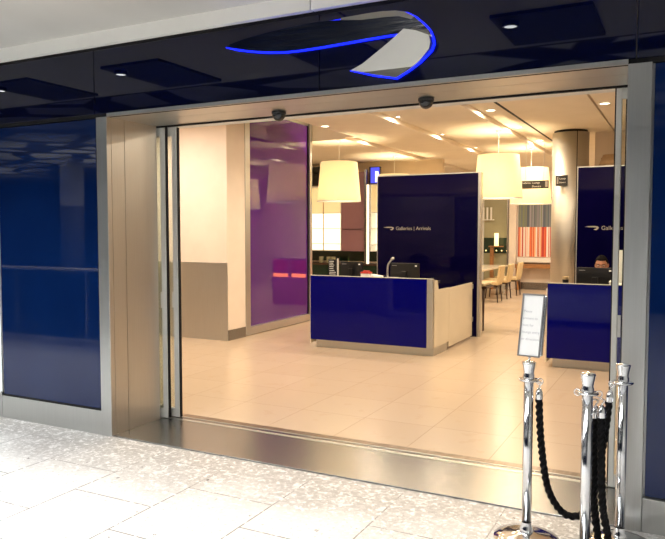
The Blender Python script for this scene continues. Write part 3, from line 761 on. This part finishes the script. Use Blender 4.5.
for i in range(20): b.faces.new((rings[0][i], rings[0][i+1], rings[1][i+1], rings[1][i])).smooth = True
b.faces.new(rings[1]); b.faces.new(rings[0][::-1]); obj('shade', b, 'tan', t)
obj('wall_plate', box(B(), -1.30, -1.02, 12.4475, 12.4497, 2.66, 2.87), 'wood', t)

# ------------------------------------------------------------------ the bar at the back left
bar = thing('shelf_cabinet', 'tall lit white shelf cabinet at the back left of the bar', 'cabinet', (-7.85, 15.2, 1.17), 'wall cabinets of the bar')
def lit_shelves(root, x0, x1, y, mull):
    obj('lit_back', box(B(), x0, x1, y+.32, y+.34, 1.19, 2.09), 'shelf_glow', root)
    obj('upper_back', box(B(), x0, x1, y+.32, y+.34, 2.095, 2.72), 'shelf_glow_dim', root)
    obj('side_panel', box(B(), x0-.02, x0-.001, y, y+.34, 1.17, 2.74), 'white', root)
    obj('side_panel', box(B(), x1+.001, x1+.02, y, y+.34, 1.17, 2.74), 'white', root)
    for z in (1.17, 1.33, 1.70, 2.08, 2.725): obj('shelf', box(B(), x0, x1, y+.01, y+.319, z, z+.018), 'white', root)
    for x in mull: obj('mullion', box(B(), x-.012, x+.012, y-.012, y-.001, 1.17, 2.74), 'cream_fabric', root)
lit_shelves(bar, -8.75, -7.43, 15.0, (-7.89,))
m_ = thing('wall_mounted_cabinet', 'mauve two-door wall cabinet between the lit bar shelves', 'cabinet', (-7.07, 15.2, 1.17), 'wall cabinets of the bar')
obj('body', box(B(), -7.405, -6.80, 15.01, 15.34, 1.17, 3.05), 'mauve', m_)
obj('door', box(B(), -7.40, -6.80, 14.99, 15.009, 1.175, 1.69, .002, 1), 'mauve', m_)
obj('door', box(B(), -7.40, -6.80, 14.99, 15.009, 1.70, 3.045, .002, 1), 'mauve', m_)
obj('handle', box(B(), -7.36, -6.86, 14.978, 14.9895, 1.688, 1.700), 'dark_wood', m_)
b2_ = thing('shelf_cabinet', 'narrow lit white shelf cabinet beside the left edge of the lettered backdrop', 'cabinet', (-6.45, 15.2, 1.0), 'wall cabinets of the bar')
lit_shelves(b2_, -6.62, -5.6, 15.0, ())
pt = thing('partition_post', 'slim brass coloured post standing between mauve cabinet and lit shelf', 'post', (-6.70, 14.95, 0))
obj('shaft', box(B(), -6.765, -6.715, 14.93, 14.985, 0, 3.10), 'steel_flat', pt); obj('lit_strip', box(B(), -6.714, -6.665, 14.95, 14.985, .5, 2.74), 'shelf_glow', pt)
struct('wall_bar', box(B(), -9.4, -5.0, 15.36, 15.5, 0, ZI), 'warm_wall')
struct('trim_27', box(B(), -8.8, -5.6, 15.34, 15.359, .92, 1.165), 'green_dark')
bc = thing('bar_counter', 'dark bar back counter under the mauve and lit cabinets', 'counter', (-7.2, 15.1, 0))
obj('carcass', box(B(), -8.8, -5.6, 14.80, 15.33, 0, .84), 'green_dark', bc); obj('counter_top', box(B(), -8.82, -5.58, 14.77, 15.335, .841, .88, .003, 1), 'dark_wood', bc)
for i, x in enumerate((-7.95, -7.75, -7.62)):
    q = lathe(B(), [(.045, 0), (.05, .02), (.055, .14), (.05, .15), (.044, .14), (.04, .01), (0, .01)], x, 15.0, .8805, 20, False)
    tag(obj('glass_jar', q, 'olive', None, (x, 15.0, .8805)), 'small pale jar in the row on the dark bar counter', 'jar', 'jars on the bar counter')
sn = thing('bar_screen', 'small lit blue screen above the narrow lit shelf', 'screen', (-6.2, 15.1, 2.76))
obj('casing', box(B(), -6.70, -6.42, 15.06, 15.12, 2.76, 3.16), 'black', sn); obj('blue_face', box(B(), -6.66, -6.44, 15.052, 15.059, 2.78, 3.14), 'blue_screen', sn)
obj('white_panel', box(B(), -6.54, -6.46, 15.046, 15.0515, 2.80, 3.05), 'white_screen', sn)
sn = thing('bar_screen', 'dark menu screen above the tall lit shelf at the far left', 'screen', (-8.2, 15.1, 2.80))
obj('casing', box(B(), -8.6, -7.95, 15.06, 15.12, 2.76, 3.22), 'dark_screen', sn)
# amber-lit bar front seen mirrored in the purple glass
ab = thing('amber_counter', 'low counter with amber lit strips mirrored in the purple glass', 'counter', (-4.5, 13.6, 0))

# ------------------------------------------------------------------ dining corner at the back
def chair(x, y, lab):
    t = thing('dining_chair', lab, 'chair', (x, y, 0), 'cream dining chairs')
    obj('seat', box(B(), x-.36, x+.22, y-.23, y+.23, .40, .48, .02), 'cream_fabric', t)
    b = box(B(), -.03, .03, -.23, .23, 0, .40, .02); bmesh.ops.rotate(b, verts=b.verts, cent=(0, 0, 0), matrix=Matrix.Rotation(.14, 3, 'Y')); bmesh.ops.translate(b, vec=(x+.21, y, .455), verts=b.verts)
    obj('backrest', b, 'cream_fabric', t)
    obj('seat_frame', box(B(), x-.34, x+.21, y-.21, y+.21, .365, .40, .004), 'dark_wood', t)
    for sx in (-1, 1):
        for sy in (-1, 1):
            p0 = (x+sx*.185-(.10 if sx < 0 else 0), y+sy*.185, .365); p1 = (x+sx*.215-(.10 if sx < 0 else 0), y+sy*.20, 0.001)
            obj('leg', tube(B(), [p0, p1], [.021, .012], 12), 'dark_wood', t)
    return t
c0 = chair(-4.06, 16.15, 'cream dining chair with dark legs at the table, nearest the door')
dup(c0, (-4.05, 17.05, 0), 'cream dining chair with dark legs, second from the door')
dup(c0, (-4.02, 18.0, 0), 'cream dining chair with dark legs, farthest, before the striped painting')
dt = thing('dining_table', 'long white topped dining table beside the cream chairs', 'table', (-4.75, 17.2, 0))
obj('tabletop', box(B(), -5.2, -4.22, 15.7, 18.6, .70, .745, .006), 'white_glass', dt)
for x in (-5.1, -4.32):
    for y in (15.8, 18.5): obj('leg', box(B(), x-.03, x+.03, y-.03, y+.03, 0, .699), 'white', dt)
st = thing('side_stool', 'high cream stool on a tall dark tapered leg right of the backdrop', 'stool', (-3.2, 11.5, 0))
obj('seat_frame', box(B(), -3.42, -2.90, 11.26, 11.74, .70, .735, .006), 'dark_wood', st)
obj('cushion', box(B(), -3.41, -2.93, 11.27, 11.73, .7355, .79, .02), 'cream_fabric', st)
for x, y in ((-2.96, 11.30), (-3.36, 11.30), (-3.36, 11.70)): obj('leg', tube(B(), [(x, y, .70), (x, y, .001)], [.024, .014], 12), 'dark_wood', st)
obj('leg', tube(B(), [(-3.22, 11.70, .70), (-3.22, 11.70, .001)], [.024, .014], 12), 'dark_wood', st)
struct('wall_back_pier', box(B(), -4.50, -4.30, 19.9, 19.999, 0, ZI), 'cream_wall')
ar = thing('striped_painting', 'striped painting, grey above and red below, on the back wall', 'painting', (-3.8, 19.97, .81))
o = obj('canvas', box(B(), -4.25, -3.20, 19.95, 19.998, .93, 2.60, .003, 1), 'art', ar)
tr = thing('radiator_shelf', 'white ledge under the striped painting', 'shelf', (-3.75, 19.9, .77))
obj('board', box(B(), -4.25, -3.2, 19.82, 19.999, .77, .905, .01), 'white', tr)
cn = thing('console_table', 'chestnut wood console table under the striped painting', 'table', (-3.75, 19.8, 0))
obj('tabletop', box(B(), -4.26, -3.15, 19.62, 19.98, .62, .73, .004), 'wood', cn)
for x in (-4.2, -3.2): obj('leg', box(B(), x-.04, x+.04, 19.65, 19.95, 0, .62, .004), 'wood', cn)
w = sroot('window_2', (-5.0, 19.9, 0))
obj('frosted_pane', box(B(), -5.9, -4.56, 19.92, 19.94, .05, 2.9), 'olive', w)
obj('dark_band', box(B(), -5.9, -4.56, 19.90, 19.919, 1.02, 1.46), 'green_dark', w)
obj('frame', box(B(), -4.555, -4.52, 19.88, 19.96, 0, 3.0), 'steel_flat', w); obj('mullion', box(B(), -5.27, -5.22, 19.88, 19.919, .05, 2.9), 'alu', w)
b = B()
for k in range(6): ball(b, (-5.30+k*.15, 19.893, 1.09), .02, (1, .4, 1), 10, 6)
obj('lights', b, 'lantern', w)
t = thing('glass_rack', 'white rack of upright pale glasses on the frosted back window', 'rack', (-5.1, 19.85, 1.95))
obj('shelf', box(B(), -5.4, -4.92, 19.80, 19.879, 1.96, 1.985), 'white', t)
for x in (-5.33, -5.22, -5.11, -5.0): obj('upright', box(B(), x-.025, x+.025, 19.83, 19.85, 1.9855, 2.33, .003, 1), 'white', t)
t = thing('table_lantern', 'glowing yellow lantern before the dark window band', 'lantern', (-4.78, 19.6, 1.2))
obj('glow_cylinder', lathe(B(), [(0, 0), (.06, 0), (.06, .36), (0, .36)], -4.78, 19.6, 1.232, 24), 'lantern', t)
obj('tray', box(B(), -4.98, -4.60, 19.50, 19.72, 1.20, 1.231, .004), 'wood', t)
obj('stand', box(B(), -4.95, -4.86, 19.55, 19.67, 0, 1.199), 'wood', t)
# amber counter body
obj('body', box(B(), -4.95, -4.02, 13.4, 13.9, 0, 1.05), 'mauve', ab)
for x0, x1 in ((-4.90, -4.54), (-4.44, -4.06)): obj('lit_strip', box(B(), x0, x1, 13.385, 13.399, .62, .70), 'amber', ab); obj('red_panel', box(B(), x0, x1, 13.39, 13.399, .705, 1.0), 'red', ab)

# ------------------------------------------------------------------ person behind the right desk
def evaluated(o):
    dg = bpy.context.evaluated_depsgraph_get(); dg.update()
    me = bpy.data.meshes.new_from_object(o.evaluated_get(dg)); b = bmesh.new(); b.from_mesh(me); bpy.data.meshes.remove(me)
    return b
def skinned(verts, edges, radii, sub=1):
    me = bpy.data.meshes.new('s'); me.from_pydata(verts, edges, [])
    o = bpy.data.objects.new('s', me); C.objects.link(o)
    md = o.modifiers.new('k', 'SKIN'); md.use_smooth_shade = True
    for i, r in enumerate(radii):
        sv = me.skin_vertices[0].data[i]; sv.radius = r if isinstance(r, tuple) else (r, r); sv.use_root = (i == 0)
    if sub: o.modifiers.new('u', 'SUBSURF').levels = sub
    b = evaluated(o); bpy.data.objects.remove(o); bpy.data.meshes.remove(me); return b
def chain(start, pts):
    return [(start+i, start+i+1) for i in range(len(pts)-1)]
def build_person(px, py):
    S = Vector((px, py, 0))
    T = lambda p: tuple(S + Vector(p))
    # skeleton, facing -Y, seat at .48
    V = [(0, .02, .56), (0, .02, .70), (0, .01, .86), (0, .0, .98), (0, -.01, 1.055), (0, -.025, 1.12)]
    Rr = [(.155, .12), (.135, .10), (.15, .105), (.13, .09), (.055, .055), (.055, .06)]
    E = [(0, 1), (1, 2), (2, 3), (3, 4), (4, 5)]
    for s in (-1, 1):
        k = len(V); V += [(s*.17, .0, .985), (s*.225, .0, .87), (s*.24, -.06, .765), (s*.20, -.18, .775), (s*.17, -.265, .785), (s*.165, -.30, .785)]
        Rr += [.062, .047, .040, .034, (.026, .022), (.034, .018)]; E += [(3, k)] + [(k+i, k+i+1) for i in range(5)]
        k = len(V); V += [(s*.09, -.06, .55), (s*.11, -.28, .54), (s*.115, -.42, .53), (s*.12, -.41, .30), (s*.12, -.38, .09), (s*.125, -.42, .05), (s*.13, -.52, .035)]
        Rr += [.09, .078, .062, .052, .038, .042, (.04, .03)]; E += [(0, k)] + [(k+i, k+i+1) for i in range(6)]
    body = skinned([T(v) for v in V], E, Rr, 1)
    # head with brow, nose, chin, ears
    h = bmesh.new(); bmesh.ops.create_uvsphere(h, u_segments=40, v_segments=30, radius=1)
    for v in h.verts:
        x, y, z = v.co; f = max(0, -y)
        w = .076*(1-.22*max(0, -z)**1.3); d_ = .098; hh = .118
        X, Y, Z = x*w, y*d_, z*hh
        Y -= .010*f*math.exp(-((z+.85)/.25)**2)                       # chin
        Y -= .026*math.exp(-(x/.17)**2)*math.exp(-((z+.22)/.17)**2)*(f > .3)   # nose
        Y += .010*f*math.exp(-((abs(x)-.42)/.17)**2)*math.exp(-((z-.03)/.13)**2)   # eye sockets
        Y -= .004*f*math.exp(-((z-.2)/.1)**2)                        # brow
        Y += .004*f*math.exp(-(x/.32)**2)*math.exp(-((z+.53)/.035)**2)        # mouth line
        Y -= .004*f*math.exp(-(x/.3)**2)*(math.exp(-((z+.46)/.05)**2)+math.exp(-((z+.60)/.05)**2))
        v.co = (X, Y, Z)
    for s in (-1, 1): ball(h, (s*.078, .008, -.005), .03, (.35, .75, 1.05), 14, 10)
    tilt = Matrix.Translation(S + Vector((0, -.045, 1.215))) @ Matrix.Rotation(.16, 4, 'X')
    bmesh.ops.transform(h, matrix=tilt, verts=h.verts)
    merge(body, h)
    # hands: palm is the last arm joint; five bent fingers each side, resting on the worktop
    for s in (-1, 1):
        for fi, (dx, ln) in enumerate(((-.030, .062), (-.010, .074), (.010, .070), (.028, .055))):
            p0 = (s*(.165)+dx, -.305, .783); p1 = (s*.165+dx*1.15, -.305-ln*.5, .789); p2 = (s*.165+dx*1.2, -.305-ln*.85, .775); p3 = (s*.165+dx*1.2, -.305-ln, .760)
            merge(body, skinned([T(p) for p in (p0, p1, p2, p3)], [(0, 1), (1, 2), (2, 3)], [.010, .009, .008, .0065], 1))
        q = [(s*.165-s*.028, -.285, .780), (s*.165-s*.055, -.315, .777), (s*.165-s*.06, -.345, .768)]
        merge(body, skinned([T(p) for p in q], [(0, 1), (1, 2)], [.012, .010, .008], 1))
    me = bpy.data.meshes.new('p'); body.to_mesh(me); body.free()
    tmp = bpy.data.objects.new('p', me); C.objects.link(tmp)
    rm = tmp.modifiers.new('r', 'REMESH'); rm.mode = 'VOXEL'; rm.voxel_size = .0058; rm.use_smooth_shade = True
    sm = tmp.modifiers.new('s', 'SMOOTH'); sm.iterations = 3; sm.factor = .4
    b = evaluated(tmp); bpy.data.objects.remove(tmp)
    for f in b.faces: f.smooth = True
    base = (px, py, 0)
    o = obj('person', b, 'skin', None, base)
    tag(o, 'person in dark uniform with black hair seated behind the right desk monitor', 'person')
    # clothes
    def sub(n): return [T(v) for v in n]
    J = [(0, .02, .55), (0, .02, .70), (0, .01, .86), (0, .0, .985), (0, -.008, 1.05)]; JR = [(.168, .132), (.150, .114), (.164, .118), (.142, .102), (.066, .066)]
    JE = [(0, 1), (1, 2), (2, 3), (3, 4)]
    for s in (-1, 1):
        k = len(J); J += [(s*.17, .0, .985), (s*.225, .0, .87), (s*.24, -.06, .765), (s*.20, -.18, .785), (s*.178, -.24, .792)]; JR += [.074, .059, .050, .043, .037]; JE += [(3, k)] + [(k+i, k+i+1) for i in range(4)]
    jb = skinned(sub(J), JE, JR, 2); obj('jacket', jb, 'navy_cloth', o)
    Q = [(0, .02, .56)]; QR = [(.165, .128)]; QE = []
    for s in (-1, 1):
        k = len(Q); Q += [(s*.09, -.06, .55), (s*.11, -.28, .54), (s*.115, -.42, .53), (s*.12, -.41, .30), (s*.12, -.385, .10)]; QR += [.102, .09, .074, .064, .055]; QE += [(0, k)] + [(k+i, k+i+1) for i in range(4)]
    obj('trousers', skinned(sub(Q), QE, QR, 2), 'navy_cloth', o)
    # hair: cap over the skull, parted, down to the ears and nape
    hb = bmesh.new(); bmesh.ops.create_uvsphere(hb, u_segments=48, v_segments=32, radius=1)
    kill = []
    for v in hb.verts:
        x, y, z = v.co
        lim = .50 if y < -.55 else (.50-1.5*(y+.55) if y < .05 else -.55)
        if z < max(lim, -.6): kill.append(v)
        r = 1 + .018*sin(40*math.atan2(x, y))
        v.co = (x*.084*r, y*.107*r+.003, z*.126*r+.002)
    bmesh.ops.delete(hb, geom=kill, context='VERTS')
    ball(hb, (0, .105, .02), .042, (1, .8, 1), 20, 12)
    bmesh.ops.transform(hb, matrix=tilt, verts=hb.verts)
    for f in hb.faces: f.smooth = True
    ho = obj('hair', hb, 'hair', o); sd = ho.modifiers.new('t', 'SOLIDIFY'); sd.thickness = .012; sd.offset = -1
    for s in (-1, 1):
        eb = ball(bmesh.new(), (s*.032, -.0835, .004), .0115, (1.15, .6, .7), 16, 10); bmesh.ops.transform(eb, matrix=tilt, verts=eb.verts)
        e_ = obj('eye', eb, 'eye', o)
        ib = ball(bmesh.new(), (s*.032, -.0905, .002), .0052, (1, .35, 1), 12, 8); bmesh.ops.transform(ib, matrix=tilt, verts=ib.verts); obj('iris', ib, 'iris', e_)
        bb = tube(bmesh.new(), [(s*.016, -.0945, .019), (s*.032, -.0935, .025), (s*.050, -.083, .021)], [.003, .0038, .002], 8); bmesh.ops.transform(bb, matrix=tilt, verts=bb.verts); obj('eyebrow', bb, 'hair', o)
    return o
build_person(-.965, 9.60)
oc = thing('office_chair', 'dark office chair under the seated person', 'chair', (-.965, 9.66, 0))
obj('seat', box(B(), -1.20, -.73, 9.42, 9.88, .37, .43, .02), 'black', oc)
obj('backrest', box(B(), -1.17, -.76, 9.90, 9.95, .55, .95, .02), 'black', oc)
obj('back_bar', box(B(), -1.0, -.93, 9.88, 9.90, .39, .75), 'alu', oc)
obj('gas_post', tube(B(), [(-.965, 9.66, .08), (-.965, 9.66, .37)], .025, 16), 'chrome', oc)
for k in range(5):
    a = 2*PI*k/5+.3; e = (-.965+.27*cos(a), 9.66+.27*sin(a), .055)
    l_ = obj('leg', tube(B(), [(-.965, 9.66, .085), e], [.024, .016], 12), 'black', oc)
    cb = ball(B(), (e[0], e[1], .028), .027, (1, 1, 1), 14, 10); obj('caster', cb, 'black', l_)

# ------------------------------------------------------------------ world and view
wd = bpy.data.worlds.new('world'); SC.world = wd; wd.use_nodes = True
wd.node_tree.nodes['Background'].inputs['Color'].default_value = (.75, .85, 1, 1)
wd.node_tree.nodes['Background'].inputs['Strength'].default_value = .25
SC.view_settings.view_transform = 'Standard'; SC.view_settings.look = 'None'
SC.view_settings.exposure = 0; SC.view_settings.gamma = 1; SC.view_settings.use_curve_mapping = False
SC.cycles.max_bounces = 8; SC.cycles.diffuse_bounces = 5; SC.cycles.glossy_bounces = 5; SC.cycles.transparent_max_bounces = 10
SC.cycles.use_denoising = True
SC.cycles.sample_clamp_indirect = 6
